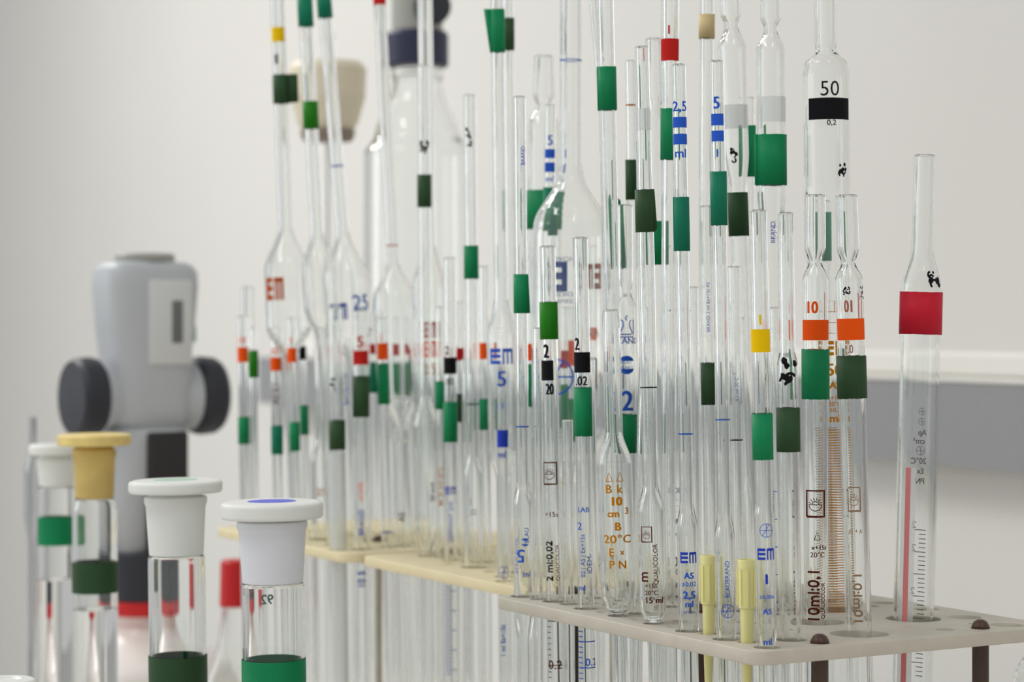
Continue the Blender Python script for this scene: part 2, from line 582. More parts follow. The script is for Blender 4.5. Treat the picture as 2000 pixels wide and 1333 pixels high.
    for lg in s.get('logos', ()):
        kind, y, size, c, ang = lg
        z = size * k
        if kind == 'sun_box':
            paths = [[(-.5, -.7), (.5, -.7), (.5, .7), (-.5, .7), (-.5, -.7)], arc(0, -.05, .34, 180, 360), [(-.36, -.05), (.36, -.05)], arc(0, -.05, .17, 0, 180)]
            for a in range(20, 180, 28):
                paths.append([(.22 * math.cos(math.radians(a)), -.05 + .22 * math.sin(math.radians(a))), (.38 * math.cos(math.radians(a)), -.05 + .38 * math.sin(math.radians(a)))])
            v, f = poly_strokes([paths[0]], 0.13)
            v2, f2 = poly_strokes(paths[1:], 0.045)
            acc = ([], []); add_vf(acc, (v, f)); add_vf(acc, (v2, f2))
        elif kind == 'flask':
            paths = [[(-.42, .5), (-.22, .42), (-.2, .1), (-.4, -.35), (-.3, -.45), (.3, -.45), (.4, -.35), (.2, .1), (.22, .42), (.5, .5), (.5, -.5)], [(-.5, -.62), (.5, -.62)], [(.0, .45), (-.05, .62), (.06, .78)]]
            acc = poly_strokes(paths, 0.08)
        elif kind == 'ball':
            acc = ([], [])
            top = [(math.cos(math.radians(a)) * .5, math.sin(math.radians(a)) * .5) for a in range(25, 156, 10)]
            bot = [(p[0], -p[1]) for p in top]
            for pl in (top, bot):
                add_vf(acc, ([(p[0], p[1], 0) for p in pl], [tuple(range(len(pl)))]))
        elif kind == 'em_box':
            acc = ([], [])
            def rct(x0, x1, y0, y1): add_vf(acc, ([(x0, y0, 0), (x1, y0, 0), (x1, y1, 0), (x0, y1, 0)], [(0, 1, 2, 3)]))
            rct(-.85, -.7, -.4, .4); rct(-.7, -.06, .2, .4); rct(-.7, -.06, -.08, .1); rct(-.7, -.06, -.4, -.22)
            rct(.06, .85, .22, .4); rct(.06, .2, -.4, .22); rct(.36, .5, -.4, .22); rct(.68, .85, -.4, .22)
        elif kind == 'block':
            acc = ([], [])
            def rct(x0, x1, y0, y1): add_vf(acc, ([(x0, y0, 0), (x1, y0, 0), (x1, y1, 0), (x0, y1, 0)], [(0, 1, 2, 3)]))
            rct(-.5, -.3, -.5, .5); rct(-.3, -.04, .3, .5); rct(-.3, -.04, -.1, .14); rct(-.3, -.04, -.5, -.26)
            rct(.04, .5, .3, .5); rct(.04, .14, -.5, .3); rct(.2, .32, -.5, .3); rct(.38, .5, -.5, .3)
        elif kind == 'circle':
            acc = poly_strokes([arc(0, 0, .5, 0, 360, 30), [(-.5, 0), (.5, 0)], [(0, -.5), (0, .5)], [(-.3, -.4), (.2, .45)]], 0.05)
        elif kind == 'boxes':
            acc = poly_strokes([[(-.5, -1.2), (.5, -1.2), (.5, 1.2), (-.5, 1.2), (-.5, -1.2)], [(-.5, .4), (.5, .4)], [(-.5, -.4), (.5, -.4)], [(0, .4), (0, 1.2)]], 0.05)
        elif kind == 'triangle':
            acc = poly_strokes([[(-.4, -.5), (.4, -.5), (0, .6), (-.4, -.5)]], 0.14)
        yk = 1.35 if kind == 'em_box' else 1.0
        v = [(q[0] * z, q[1] * z * yk, 0) for q in acc[0]]
        new_obj('printed_emblem', mesh_from(*wrap_flat(v, acc[1], prof, L(y), math.radians(ang))), root, ink_mat(c), smooth=False)

BK = 180   # mark on the far side of the glass
# ---- near grey-white rack: the front row
P('R', .997, 1014, 188, 1023, [(188, 25), (945, 25), (985, 38), (1200, 38)], [(536, 612, 'green', [(1, 1, 4, 0, 0)])], (), [('5', 1085, 26, 'blue', -15, 180), ('BLAU', 1045, 9, 'blue', 20, 90), ('AS 0,02 Ex+15s', 1085, 8, 'blue', -40, 90, 0), ('ml', 1120, 12, 'blue', 20, 0), ('BRAND', 305, 8, 'blue', 30, 90)],
  'slender bulb pipette at the left corner of the near rack, blue 5 on it', stem=26, rings=[(834, 'blue')], logos=[('ball', 1058, 16, 'blue', 10)])
P('R', .973, 1069, 480, 1083, [(480, 31), (1200, 33)], [(590, 663, 'bright')], [(704, 743, 'black', -90, 25)], [('2', 686, 27, 'black', -25, 0, .05, .6), ('20', 760, 22, 'black', -5, 0, .05, .5), ('2 ml:0,02', 1095, 14, 'black', -28, 90, .07, 1.1), ('QUALICOLOR', 1098, 8, 'brown', 28, 90, .02), ('+15s', 1004, 10, 'brown', -10, 0), ('0.2', 1297, 17, 'brown', -5)],
  'straight graduated pipette with bright grass green tape above a black band', scale=[(1212, 1330, 11, 'brown', -60, 30, 30, 10, 1.6), (1212, 1330, 86, 'brown', -60, 110, 110, 1, 1.8)], logos=[('sun_box', 924, 30, 'brown', -20)], fix=1)
P('R', .948, 1133, 463, 1145, [(463, 30), (1200, 32)], [(757, 852, 'green')], [(688, 728, 'black')], [('2', 672, 24, 'black', -40, 0, .05, .7), ('.02', 744, 18, 'black', -10, 0, .04, .8), ('LAB', 995, 10, 'blue', -10), ('2', 1027, 15, 'blue', -40), ('02 | AS | Ex+15s', 1085, 9, 'blue', -15, 90, .02), ('IDEM-', 1100, 11, 'blue', 28, 90, .02), ('ml', 1147, 11, 'blue', -30), ('0.2', 1292, 15, 'blue', 30)],
  'straight graduated pipette with black band, .02 and long green tape below', scale=[(1212, 1330, 10.2, 'blue', -75, 45, 45, 5, 2), (1252, 1330, 51, 'blue', -75, 150, 150, 1, 2.4)], fix=1)
P('R', .9245, 1192, 604, 1209, [(604, 30), (640, 34), (845, 35), (905, 68), (1135, 68), (1165, 64), (1185, 52), (1196, 34), (1200, 28)], (), (), [('B', 953, 17, 'amber', -24, 0, .04), ('k', 953, 17, 'amber', 12, 0, .04), ('10', 977, 17, 'amber', 2, 0, .09), ('cm', 1003, 14, 'amber', -12, 0, .07), ('3', 996, 13, 'amber', 34, 0, .07), ('B', 1026, 16, 'amber', 3, 0, .07), ('20°C', 1050, 16, 'amber', 0, 0, .04, 1.25), ('E', 1076, 16, 'amber', -20, 0, .04), ('x', 1077, 12, 'amber', 14, 0, .05), ('P', 1100, 16, 'amber', -20, 0, .04), ('N', 1100, 16, 'amber', 14, 0, .04)],
  'bulb pipette with large orange 10 cm3 lettering, round base on the near rack', logos=[('triangle', 930, 16, 'amber', -22), ('triangle', 930, 16, 'amber', 13)], fix=1, wall=1.3)
P('R', .9005, 1253, 90, 1276, [(90, 27), (300, 30), (500, 34), (950, 31), (1000, 54), (1165, 56), (1190, 52), (1206, 42), (1213, 28), (1216, 23)], [(370, 453, 'dark', [(1, 1, 5, 3, 6)])], (), [('QUALICOLOR', 1100, 9, 'brown', 12, 90, .02), ('+15s', 1142, 9, 'brown', -10), ('20°C', 1155, 9, 'brown', -8), ('15 ml', 1170, 12, 'brown', 5, 0, .05), ('m', 1125, 20, 'brown', -35, 90, .05)],
  'bulb pipette with wide olive green tape and brown 15 ml lettering', rings=[(757, 'black')], logos=[('sun_box', 1042, 21, 'brown', -25)], fix=1, patches=[(212, 255)])
P('R', .878, 1325, 125, 1346, [(125, 27), (985, 27), (1032, 41), (1205, 41), (1262, 34)], [(385, 490, 'teal', [(-1, 1, 1, 1, 4)])], [(229, 250, 'blue', -70, 75), (262, 283, 'blue', -70, 75)], [('2,5', 210, 20, 'blue', 0, 0, .04, .95), ('ml', 300, 18, 'blue', 0, 0, .04), ('AS', 1123, 12, 'blue', 0, 0, .08), ('±0,02', 1140, 9, 'blue', 0), ('2,5', 1162, 15, 'blue', 0, 0, .07), ('ml', 1178, 12, 'blue', 0, 0, .06), ('20°C Ex', 1194, 5, 'blue', 0)],
  'bulb pipette with 2,5 ml and two blue bars above teal tape', rings=[(848, 'blue')], logos=[('em_box', 1088, 20, 'navy', 0)], fix=1)
P('R', .8547, 1399, 118, 1419, [(118, 28), (1005, 28), (1052, 40), (1215, 40), (1262, 36)], [(335, 440, 'teal')], [(223, 246, 'blue', -60, 50), (256, 277, 'blue', -60, 50)], [('5', 202, 24, 'blue', -10, 0, .05, .8), ('l', 300, 16, 'blue', -10), ('BLAUBRAND', 1130, 9, 'blue', 5, 90, .02)],
  'bulb pipette with single 5 and two blue bars above teal tape', rings=[(820, 'blue')], logos=[('circle', 1192, 26, 'blue', 5)], fix=1)
P('R', .833, 1480, 410, 1498, [(410, 34), (640, 36), (985, 36), (1010, 39), (1230, 39), (1262, 34)], [(808, 898, 'green')], [(643, 688, 'yellow')], [('1', 625, 20, 'yellow', -5, 0, .05), ('1', 1130, 20, 'navy', 0, 0, .06), ('AS', 1193, 11, 'blue', 0, 0, .05), ('ml', 1252, 13, 'blue', 0, 0, .05), ('±0,006', 1165, 8, 'blue', 0)],
  'pipette with yellow band and 1 above green tape, at the near corner of the rack', logos=[('em_box', 1081, 21, 'navy', 0), ('circle', 1035, 26, 'blue', 5)], fix=1)
P('R', .853, 1534, 415, 1545, [(415, 31), (690, 32), (712, 41), (1230, 43)], [(797, 883, 'dark')], (), (), 'pipette with black scribble above dark olive tape beside the yellow banded one', scribble=[(703, 748, 0, 'black', 34)], fix=1)
P('R', .905, 1592, 380, 1594, [(380, 40), (482, 41), (513, 26), (545, 50), (1230, 47)], [(683, 780, 'green')], [(625, 665, 'orange', -85, 85)], [('10', 601, 24, 'orange', -20, 0, .05, .75), ('0.1', 690, 17, 'orange', -10, 0, .02, .8), ('x+15s', 1068, 9, 'brown', 8, 0, .05), ('20°C', 1082, 10, 'brown', 0), ('10ml:0,1', 1162, 23, 'brown', -16, 90, .05, .98), ('QUALICOLOR', 1172, 8, 'brown', 28, 90, .05)],
  'ampoule necked 10 ml pipette with orange band and green tape', logos=[('sun_box', 983, 36, 'brown', -10), ('triangle', 1046, 14, 'brown', -2)], hole=.0112, fix=1, wall=1.5)
P('R', .870, 1653, 380, 1678, [(380, 43), (482, 44), (514, 28), (546, 54), (1230, 50)], [(695, 778, 'dark')], [(622, 664, 'orange', -75, 90)], [('10', 598, 24, 'orange', BK, 0, .05, .75), ('0.1', 682, 17, 'orange', BK, 0, .02, .8), ('10ml:0,1', 1172, 22, 'amber', BK - 4, 90, .05), ('A + 15s', 1040, 9, 'amber', BK, 0)],
  'ampoule necked 10 ml pipette with orange band and dark olive tape', logos=[('sun_box', 977, 33, 'amber', BK)], scribble=[(560, 580, -20, 'black', 14), (556, 584, 55, 'black', 14)], hole=.0112, fix=1, wall=1.5)
P('R', .945, 1611, -80, 1622, [(-80, 43), (82, 43), (98, 38), (126, 84), (150, 91), (1240, 86)], (), [(195, 237, 'black', -55, 62)], [('50', 177, 30, 'black', 2, 0, .0, .95), ('0,2', 244, 11, 'black', 5), ('50', 722, 24, 'amber', 8, 0, .05), ('AS', 752, 14, 'amber', 8, 0, .08), ('x+15s', 776, 9, 'amber', 8), ('20°C', 788, 9, 'amber', 8), ('±0,2', 800, 9, 'amber', 8), ('ml', 816, 16, 'amber', 8, 0, .06)],
  'tall wide pipette with black 50 and black band at its shoulder', scale=[(838, 1230, 5.05, 'amber', -12, 42, 42, 50, 1.7), (838, 1230, 5.05, 'amber', 150, 60, 78, 5, 1.4)], logos=[('boxes', 620, 26, 'amber', 8), ('em_box', 680, 26, 'amber', 8)], scribble=[(320, 350, 35, 'black', 22)], fix=1, wall=1.5)
P('R', .915, 1806, 302, 1784, [(302, 41), (486, 42), (566, 78), (1240, 80)], [(570, 653, 'red')], (), [('Ap', 848, 12, 'brown', BK - 25), ('cm³', 863, 12, 'brown', BK - 15), ('20°C', 902, 12, 'brown', BK - 15), ('Ex', 922, 11, 'brown', BK - 20), ('PN', 942, 12, 'brown', BK - 20), ('2', 1028, 14, 'brown', BK - 5, 0, .02), ('2', 1073, 14, 'brown', BK - 5, 0, .02), ('2', 1158, 14, 'brown', BK - 5, 0, .02)],
  'wide clear pipette with red tape standing alone at the right', scale=[(1038, 1330, 8.7, 'brown', BK - 45, 24, 40, 5, 1.6)], strips=[(912, 1400, 'veil', -56, -12, 1), (912, 1400, 'rose', -42, -27, 0)], logos=[('circle', 805, 14, 'brown', BK - 22), ('circle', 825, 14, 'brown', BK - 22), ('circle', 882, 18, 'brown', BK - 20)], scribble=[(528, 562, 35, 'black', 26)], hole=.0110, fix=1, wall=1.3)
# ---- near rack: rows behind
P('R', .945, 1504, -60, 1512, [(-60, 39), (36, 40), (52, 26), (62, 27), (98, 56), (380, 56), (470, 42), (1230, 40)], [(263, 362, 'green', [(-1, 5, 4, 0, 0)])], (), [('BRAND', 455, 9, 'navy', 0, 90, 0)], 'wide necked pipette with broad square green tape beside the tall 50', logos=[('boxes', 450, 14, 'navy', 8)], frostband=(190, 240))
P('R', .975, 1424, -60, 1470, [(-60, 40), (28, 40), (42, 28), (54, 28), (92, 56), (300, 50), (372, 36), (1230, 32)], [(375, 460, 'dark')], (), (), 'leaning wide necked pipette with olive tape, left of the broad green tape', scribble=[(290, 318, -15, 'black', 18)], frostband=(205, 252))
P('R', .99, 1381, -60, 1374, [(-60, 27), (1230, 25)], [(28, 75, 'beige')], (), (), 'slim pipette with yellowed tape near its top')
P('R', .955, 1379, 402, 1390, [(402, 26), (1230, 26)], [(709, 791, 'dark')], (), [('BRAND 2 ml Ex+15s AS', 600, 7, 'blue', 0, 90, 0)], 'slim pipette with dark olive tape halfway down, right of the teal tapes')
P('R', .955, 1309, -60, 1304, [(-60, 36), (330, 30), (1230, 30)], [(212, 312, 'green')], [(77, 120, 'crimson')], [('1', 60, 18, 'crimson', -10)], 'tall pipette with red band near its top and green tape')
P('R', .985, 1277, 75, 1290, [(75, 33), (185, 34), (208, 24), (235, 38), (1230, 30)], [(432, 517, 'green')], (), (), 'pinch necked pipette with green tape behind the olive taped bulb pipette')
P('R', 1.0, 1231, 118, 1243, [(118, 20), (1230, 20)], [(312, 390, 'dark')], (), (), 'thin pipette with narrow olive tape behind the wide olive taped one', rings=[(205, 'amber')])
P('R', .975, 1180, -60, 1208, [(-60, 34), (1230, 31)], [(130, 215, 'green', [(-1, 1, 1, 2, 2)])], (), [('Germany AS Ex+15s', 700, 8, 'blue', 60, 90, 0)], 'tall pipette with single green tape right of the large flask neck')
P('R', 1.0, 1152, -60, 1262, [(-60, 15), (1230, 13)], [(375, 520, 'green', [(1, 10, 16, 12, 0), (-1, 8, 4, 10, 10)])], (), (), 'strongly leaning thin glass rod with leaf shaped green tape')
P('R', 1.0, 1219, 400, 1224, [(400, 32), (545, 32), (572, 24), (600, 42), (1230, 40)], [(810, 885, 'green')], (), [('BRAND', 666, 12, 'blue', 5, 0, .03), ('BLAU', 708, 6, 'blue', 5, 0, 0), ('BRAND', 718, 6, 'blue', 5, 0, 0), ('2', 783, 40, 'blue', 8, 0, .04, .9)], 'pipette with blue flask emblem and large blue 2', logos=[('flask', 640, 30, 'blue', 5), ('ball', 713, 36, 'blue', 5)])
P('R', .975, 1604, 392, 1612, [(392, 40), (1230, 40)], [(415, 510, 'green')], (), (), 'pipette with green tape seen between the two ampoule necked ones')
P('R', 1.0, 1463, 190, 1462, [(190, 22), (1230, 22)], [(245, 345, 'green')], (), (), 'thin pipette with green tape just left of the broad green tape', scribble=[(275, 300, 10, 'black', 10)])
P('R', .94, 1433, 520, 1441, [(520, 26), (1230, 26)], (), (), [('0,1 ml 20°C', 760, 7, 'blue', 10, 90, 0)], 'untaped slim pipette left of the yellow banded pipette', rings=[(860, 'black')])
P('R', .96, 1352, 560, 1358, [(560, 24), (1150, 24)], (), (), (), 'untaped slim pipette between the two blue barred pipettes')
P('R', .93, 1262, 600, 1246, [(600, 22), (1150, 22)], (), (), (), 'untaped thin pipette left of the 15 ml bulb')
P('R', .99, 1318, 480, 1325, [(480, 30), (860, 30), (900, 52), (1100, 52), (1140, 26)], (), (), [('10', 1100, 20, 'blue', BK), ('0.02', 1120, 10, 'blue', BK), ('A', 1022, 14, 'blue', BK), ('Ex', 1045, 10, 'blue', BK), ('NOS', 960, 12, 'blue', BK), ('ml', 1142, 12, 'blue', BK)], 'untaped bulb pipette with blue 10 behind the EM bulb', rings=[(607, 'blue')], logos=[('boxes', 985, 14, 'blue', BK)])
P('R', 1.01, 1409, 590, 1412, [(590, 26), (1140, 26)], (), (), (), 'untaped pipette behind the 5 pipette', rings=[(730, 'black')])
P('R', .98, 1449, 620, 1455, [(620, 26), (930, 26), (985, 54), (1150, 50)], (), (), (), 'untaped bulb pipette behind the yellow tips')
P('R', .93, 1512, 600, 1522, [(600, 18), (1200, 18)], (), (), (), 'thin pipette with blue graduation between the yellow banded and olive taped ones', scale=[(960, 1240, 5.4, 'navy', -80, 35, 70, 10, 1.6)])
P('R', .985, 1150, 700, 1158, [(700, 24), (1150, 24)], (), (), (), 'untaped short pipette right of the .02 pipette')
P('R', .965, 1108, 820, 1111, [(820, 22), (1150, 22)], (), (), (), 'untaped short pipette between the two black banded pipettes')
P('R', 1.01, 1050, 640, 1052, [(640, 18), (1150, 18)], (), (), (), 'untaped thin pipette left of the grass green taped pipette')

# ---- cream rack in the middle
P('B', 1.085, 1115, -80, 1113, [(-80, 42), (318, 43), (345, 52), (436, 144), (462, 152), (840, 152), (905, 110), (950, 44)], (), (), [('HIRSCHMANN', 504, 9, 'blue', BK + 12, 0, 0), ('TECHCOLOR', 574, 9, 'blue', BK + 12, 0, .02), ('GERMANY', 588, 9, 'blue', BK + 12, 0, 0), ('AS', 650, 18, 'amber', BK - 44, 0, .05), ('100', 740, 26, 'amber', BK - 42, 0, .03)],
  'large clear bulb with conical shoulders and long neck behind the black banded pipettes', rings=[(118, 'blue')], logos=[('block', 539, 60, 'blue', BK + 26), ('block', 539, 50, 'rust', BK - 42), ('circle', 735, 66, 'blue', -22)], fix=1, wall=1.5)
P('B', 1.17, 1062, 108, 1058, [(108, 36), (125, 38), (185, 42), (205, 30), (245, 62), (900, 60), (960, 26)], [(372, 448, 'green')], (), (), 'wide mouthed pipette with pale green tape half behind the large bulb', wall=1.2)
P('B', 1.13, 1075, 205, 1066, [(205, 22), (1150, 22)], [(366, 460, 'teal')], [(292, 310, 'blue', -60, 60), (318, 337, 'blue', -60, 60)], [('5', 275, 20, 'blue', 0, 0, .04, .8), ('ml', 350, 12, 'blue', 0)], 'slim pipette with 5 and two blue squares left of the large bulb neck')
P('B', 1.13, 970, -60, 985, [(-60, 26), (585, 27), (596, 30), (655, 58), (880, 56), (940, 26)], [(18, 102, 'green', [(-1, 12, 1, 0, 0)])], (), [('5', 740, 30, 'blue', 0), ('ml', 790, 18, 'blue', 0)], 'tall bulb pipette with slanted green tape and blue box lettering', logos=[('em_box', 696, 28, 'blue', 0)])
P('B', 1.19, 992, -60, 1001, [(-60, 20), (1100, 20)], [(35, 98, 'dark')], (), (), 'tall thin pipette with olive tape behind the slanted green tape')
P('B', 1.175, 917, 185, 926, [(185, 25), (890, 25), (930, 39), (1100, 39)], [(480, 545, 'green')], (), [('25', 1000, 10, 'brown', 0, 90, 0)], 'bulb pipette with black scribble at its top and green tape below', scribble=[(252, 288, -10, 'black', 14)], rings=[(790, 'black')], fix=1)
P('B', 1.21, 878, 503, 881, [(503, 24), (1150, 26)], [(786, 864, 'green')], [(698, 731, 'black')], [('2', 685, 18, 'black', -25, 0, .05, .7), ('.02', 745, 13, 'black', -5, 0, .04, .8), ('GERMANY 2ml', 1020, 9, 'blue', 0, 90, .02)], 'short pipette with 2, black band and green tape, left of the scribbled one', logos=[('em_box', 958, 14, 'navy', 0)], scale=[(1115, 1320, 7.7, 'navy', -60, 60, 110, 5, 1.6)], fix=1)
P('B', 1.235, 827, 128, 834, [(128, 24), (775, 25), (832, 50), (1030, 48), (1075, 26)], [(341, 405, 'dark')], (), [('25 cm3', 960, 9, 'brown', 30, 90, .05)], 'bulb pipette with small black scribble above olive tape', scribble=[(278, 298, 0, 'black', 18)])
P('B', 1.29, 829, -60, 846, [(-60, 30), (480, 28), (560, 66), (880, 66), (960, 24)], (), (), [('25', 720, 22, 'amber', 0)], 'tall bulb pipette with rust coloured label box', logos=[('block', 645, 32, 'rust', 5), ('block', 682, 32, 'orange', 5)])
P('B', 1.24, 898, 590, 899, [(590, 16), (1150, 16)], [(770, 825, 'dark')], [(680, 705, 'crimson')], (), 'thin pipette with red band and olive tape right of the black banded short one')
P('B', 1.11, 981, 755, 984, [(755, 21), (1200, 22)], (), [(840, 874, 'navy')], [('ml', 888, 13, 'navy', -10, 0, .05), ('1 ml Ex+15s', 1250, 9, 'navy', -10, 90, .06)], 'short pipette with blue band and ml', logos=[('circle', 1118, 24, 'navy', 0)])
P('B', 1.09, 1036, 610, 1037, [(610, 14), (1150, 14)], [(712, 795, 'green')], [(672, 705, 'orange')], (), 'thin pipette with orange band and green tape beside the corner pipette')
P('B', 1.14, 1101, 600, 1100, [(600, 16), (1150, 16)], [(752, 835, 'green')], [(685, 720, 'crimson')], (), 'thin pipette with red band over green tape, between the black bands')
P('B', 1.18, 1115, 600, 1117, [(600, 20), (1150, 20)], [(780, 860, 'green')], [(665, 715, 'orange')], (), 'pipette with orange band above green tape, behind the .02 pipette')
P('B', 1.2, 945, 520, 950, [(520, 20), (1150, 20)], [(780, 840, 'green')], [(670, 702, 'orange')], (), 'pipette with orange band and green tape behind the blue box lettering')
P('B', 1.25, 860, 600, 861, [(600, 18), (1150, 18)], [(745, 800, 'green')], (), [('BK 25 cm3 20°C', 950, 8, 'amber', 0, 90, .05)], 'thin pipette with short green tape beside the rust label')
P('B', 1.15, 1015, 560, 1010, [(560, 22), (830, 22), (880, 44), (1080, 44)], (), (), (), 'untaped bulb pipette behind the corner pipette')
P('B', 1.2, 1042, 500, 1040, [(500, 20), (1150, 20)], (), (), (), 'untaped pipette at the back of the cream rack')
P('B', 1.22, 1150, 560, 1150, [(560, 30), (870, 30), (930, 60), (1100, 60)], (), (), (), 'untaped wide bulb pipette at the back right of the cream rack')
P('B', 1.18, 1180, 480, 1184, [(480, 26), (1100, 26)], [(700, 760, 'dark')], [(640, 665, 'orange')], (), 'pipette with orange band and olive tape behind the orange lettered bulb')
P('B', 1.2, 912, 700, 914, [(700, 20), (1100, 20)], (), (), [('AR', 980, 9, 'brown', 0, 90, 0)], 'untaped thin pipette behind the green taped bulb pipette')

# ---- cream rack at the left
P('A', 1.345, 540, -60, 578, [(-60, 27), (445, 28), (525, 88), (640, 88), (700, 24)], [(145, 202, 'dark', [(1, 20, 20, 0, 2)])], [(53, 82, 'yellow', -80, 60)], [('1', 116, 20, 'black', -20, 0, .1)], 'tall bulb pipette with yellow band, leftmost of the leaning long necks', logos=[('block', 564, 44, 'rust', -32)])
P('A', 1.30, 592, -60, 650, [(-60, 27), (455, 27), (530, 68), (600, 66), (660, 24)], [(-10, 50, 'teal'), (196, 250, 'bright')], (), (), 'leaning bulb pipette with bright grass green tape below teal tape')
P('A', 1.325, 628, -60, 716, [(-60, 26), (450, 26), (540, 88), (640, 88), (700, 24)], [(-20, 30, 'teal')], (), [('25', 590, 30, 'blue', 40)], 'leaning bulb pipette with teal tape at its top and blue line on its neck', rings=[(320, 'blue')], logos=[('block', 605, 32, 'navy', -20)])
P('A', 1.31, 738, -60, 796, [(-60, 24), (515, 24), (578, 84), (600, 88), (760, 86), (840, 24)], (), [(-30, 8, 'crimson')], (), 'leaning untaped bulb pipette with red mark at the very top', rings=[(478, 'crimson')])
P('A', 1.42, 484, 560, 486, [(560, 27), (1100, 27)], (), (), (), 'greyish untaped tube at the far left of the cream racks')
P('A', 1.385, 473, 617, 479, [(617, 20), (1100, 19)], [(815, 868, 'green')], [(678, 708, 'orange')], [('10', 665, 14, 'orange', 0)], 'leftmost thin pipette with orange band high above green tape')
P('A', 1.37, 494, 640, 498, [(640, 16), (1100, 16)], [(685, 738, 'bright')], (), (), 'thin pipette with bright green tape beside the leftmost orange band')
P('A', 1.34, 538, 640, 544, [(640, 21), (1100, 19)], [(832, 888, 'teal')], [(698, 725, 'orange')], [('10', 686, 14, 'orange', 0), ('AS 0,1', 770, 12, 'brown', 0, 90)], 'pipette with low orange band and green tape, second from the left')
P('A', 1.29, 568, 620, 582, [(620, 17), (1100, 18)], [(825, 881, 'green')], [(679, 708, 'orange')], [('1', 665, 14, 'orange', 0)], 'pipette with orange band and green tape beside the small black band')
P('A', 1.385, 589, 620, 600, [(620, 14), (1100, 14)], [(792, 850, 'green')], [(676, 703, 'black')], (), 'thin pipette with small black band and green tape')
P('A', 1.235, 655, 600, 662, [(600, 28), (1060, 30)], [(821, 879, 'dark')], (), (), 'short tube with smudged grey scribble and olive tape at the rack corner', scribble=[(735, 762, -20, 'black', 14)], first=1, strips=[(885, 1420, 'veil', -88, 88, 0)])
P('A', 1.27, 704, 606, 707, [(606, 29), (1060, 31)], [(735, 815, 'dark')], [(685, 713, 'crimson')], [('5', 668, 22, 'crimson', 0, 0, .05), ('ml 0,05', 960, 9, 'orange', 0, 90), ('BRAND', 1020, 11, 'navy', 0, 90, .05), ('10 5', 1130, 14, 'navy', 0, 90, .08)], 'pipette with red 5 and red band above large olive tape')
P('A', 1.3, 746, 620, 756, [(620, 20), (1060, 21)], [(710, 790, 'green')], [(670, 703, 'orange')], [('1', 660, 14, 'orange', -15)], 'pipette with vivid orange band right above long green tape', rings=[(1040, 'navy')])
P('A', 1.36, 772, 620, 776, [(620, 17), (1060, 17)], [(710, 770, 'green')], [(672, 695, 'crimson')], (), 'pipette with blurred red band over green tape')
P('A', 1.37, 730, 610, 732, [(610, 16), (1060, 16)], [(708, 768, 'teal')], [(672, 692, 'crimson')], (), 'thin pipette with faint red band, left of the vivid orange band')
P('A', 1.37, 802, 620, 805, [(620, 14), (1060, 14)], [(708, 770, 'green')], [(672, 692, 'crimson')], (), 'thin pipette with faint red band, left of the conical shoulders')
P('A', 1.39, 818, 620, 820, [(620, 12), (1060, 12)], [(700, 768, 'dark')], [(680, 700, 'crimson')], (), 'very thin pipette with red band hidden behind the conical shoulders')
P('A', 1.33, 625, 640, 630, [(640, 24), (860, 24), (900, 46), (1000, 44)], (), (), [('25', 960, 14, 'amber', 0)], 'untaped bulb pipette behind the olive taped corner tube')
P('A', 1.36, 676, 660, 680, [(660, 22), (1060, 22)], (), (), [('Ex+15s 5 ml', 760, 9, 'navy', 0, 90, .05)], 'untaped pipette with blue lettering left of the red 5')
P('A', 1.29, 783, 860, 786, [(860, 26), (1060, 26)], (), (), [('AS', 1010, 12, 'brown', 0, 90, .05)], 'short untaped tube with brown lettering in the left cream rack')
P('A', 1.36, 850, 690, 852, [(690, 26), (1060, 26)], (), (), (), 'untaped tube at the back of the left cream rack')
P('A', 1.33, 905, 640, 905, [(640, 22), (1060, 22)], (), (), (), 'untaped tube behind the scribbled green taped pipette')
P('A', 1.38, 655, 640, 652, [(640, 20), (1060, 20)], (), (), (), 'untaped thin tube at the back behind the smudged scribble')

place_all()
for s in SPECS:
    if not s.get('skip'):
        s['texts'] = s['texts'] or ()
        build_pipette(s)

# ------------------------------------------------------------------ yellow plastic tips in the near rack
TIP = mat('yellow_plastic', srgb(254, 248, 168), 0.35, sss=0.2)
def tip(px, d, y0, w, label):
    r = RACKS['R']; k = d / FPX
    x = px2x(px, d)
    zt = py2z(y0, d)
    L = [(zt, w / 2 * k), (zt - 18 * k, w / 2 * k * .99), (zt - 19 * k, w / 2 * k * .94), (zt - 95 * k, w / 2 * k * .88), (zt - 96 * k, w / 2 * k * .72), (r.z - 0.002, w / 2 * k * .62), (r.z - 0.055, w / 2 * k * .1)]
    root = empty('pipette_tip', (x, d, r.z - 0.055), label, 'pipette tip', 'yellow tips in the near rack')
    prof = [(z - r.z + 0.055, rr) for z, rr in L]
    me = lathe_mesh(glass_shell(prof, lambda q: min(0.0006, q * .6)), 28)
    new_obj('tip_body', me, root, TIP)
    ribs = ([], [])
    for i in range(8):
        a = math.pi * 2 * i / 8
        c, s_ = math.cos(a), math.sin(a); R = w / 2 * k * .93
        vs = []
        z1, z0 = prof[0][0] - 20 * k, prof[0][0] - 90 * k
        for (rr, t) in ((R, -.0002), (R + .0006, -.0002), (R + .0006, .0002), (R, .0002)):
            for z in (z0, z1): vs.append((rr * c - t * s_, rr * s_ + t * c, z))
        add_vf(ribs, (vs, [(0, 1, 3, 2), (2, 3, 5, 4), (4, 5, 7, 6), (6, 7, 1, 0), (0, 2, 4, 6), (1, 7, 5, 3)]))
    new_obj('rib_collar', mesh_from(*ribs), root, TIP, smooth=False)
    r.holes.append((x, d, w / 2 * k * .62 + 0.0012))
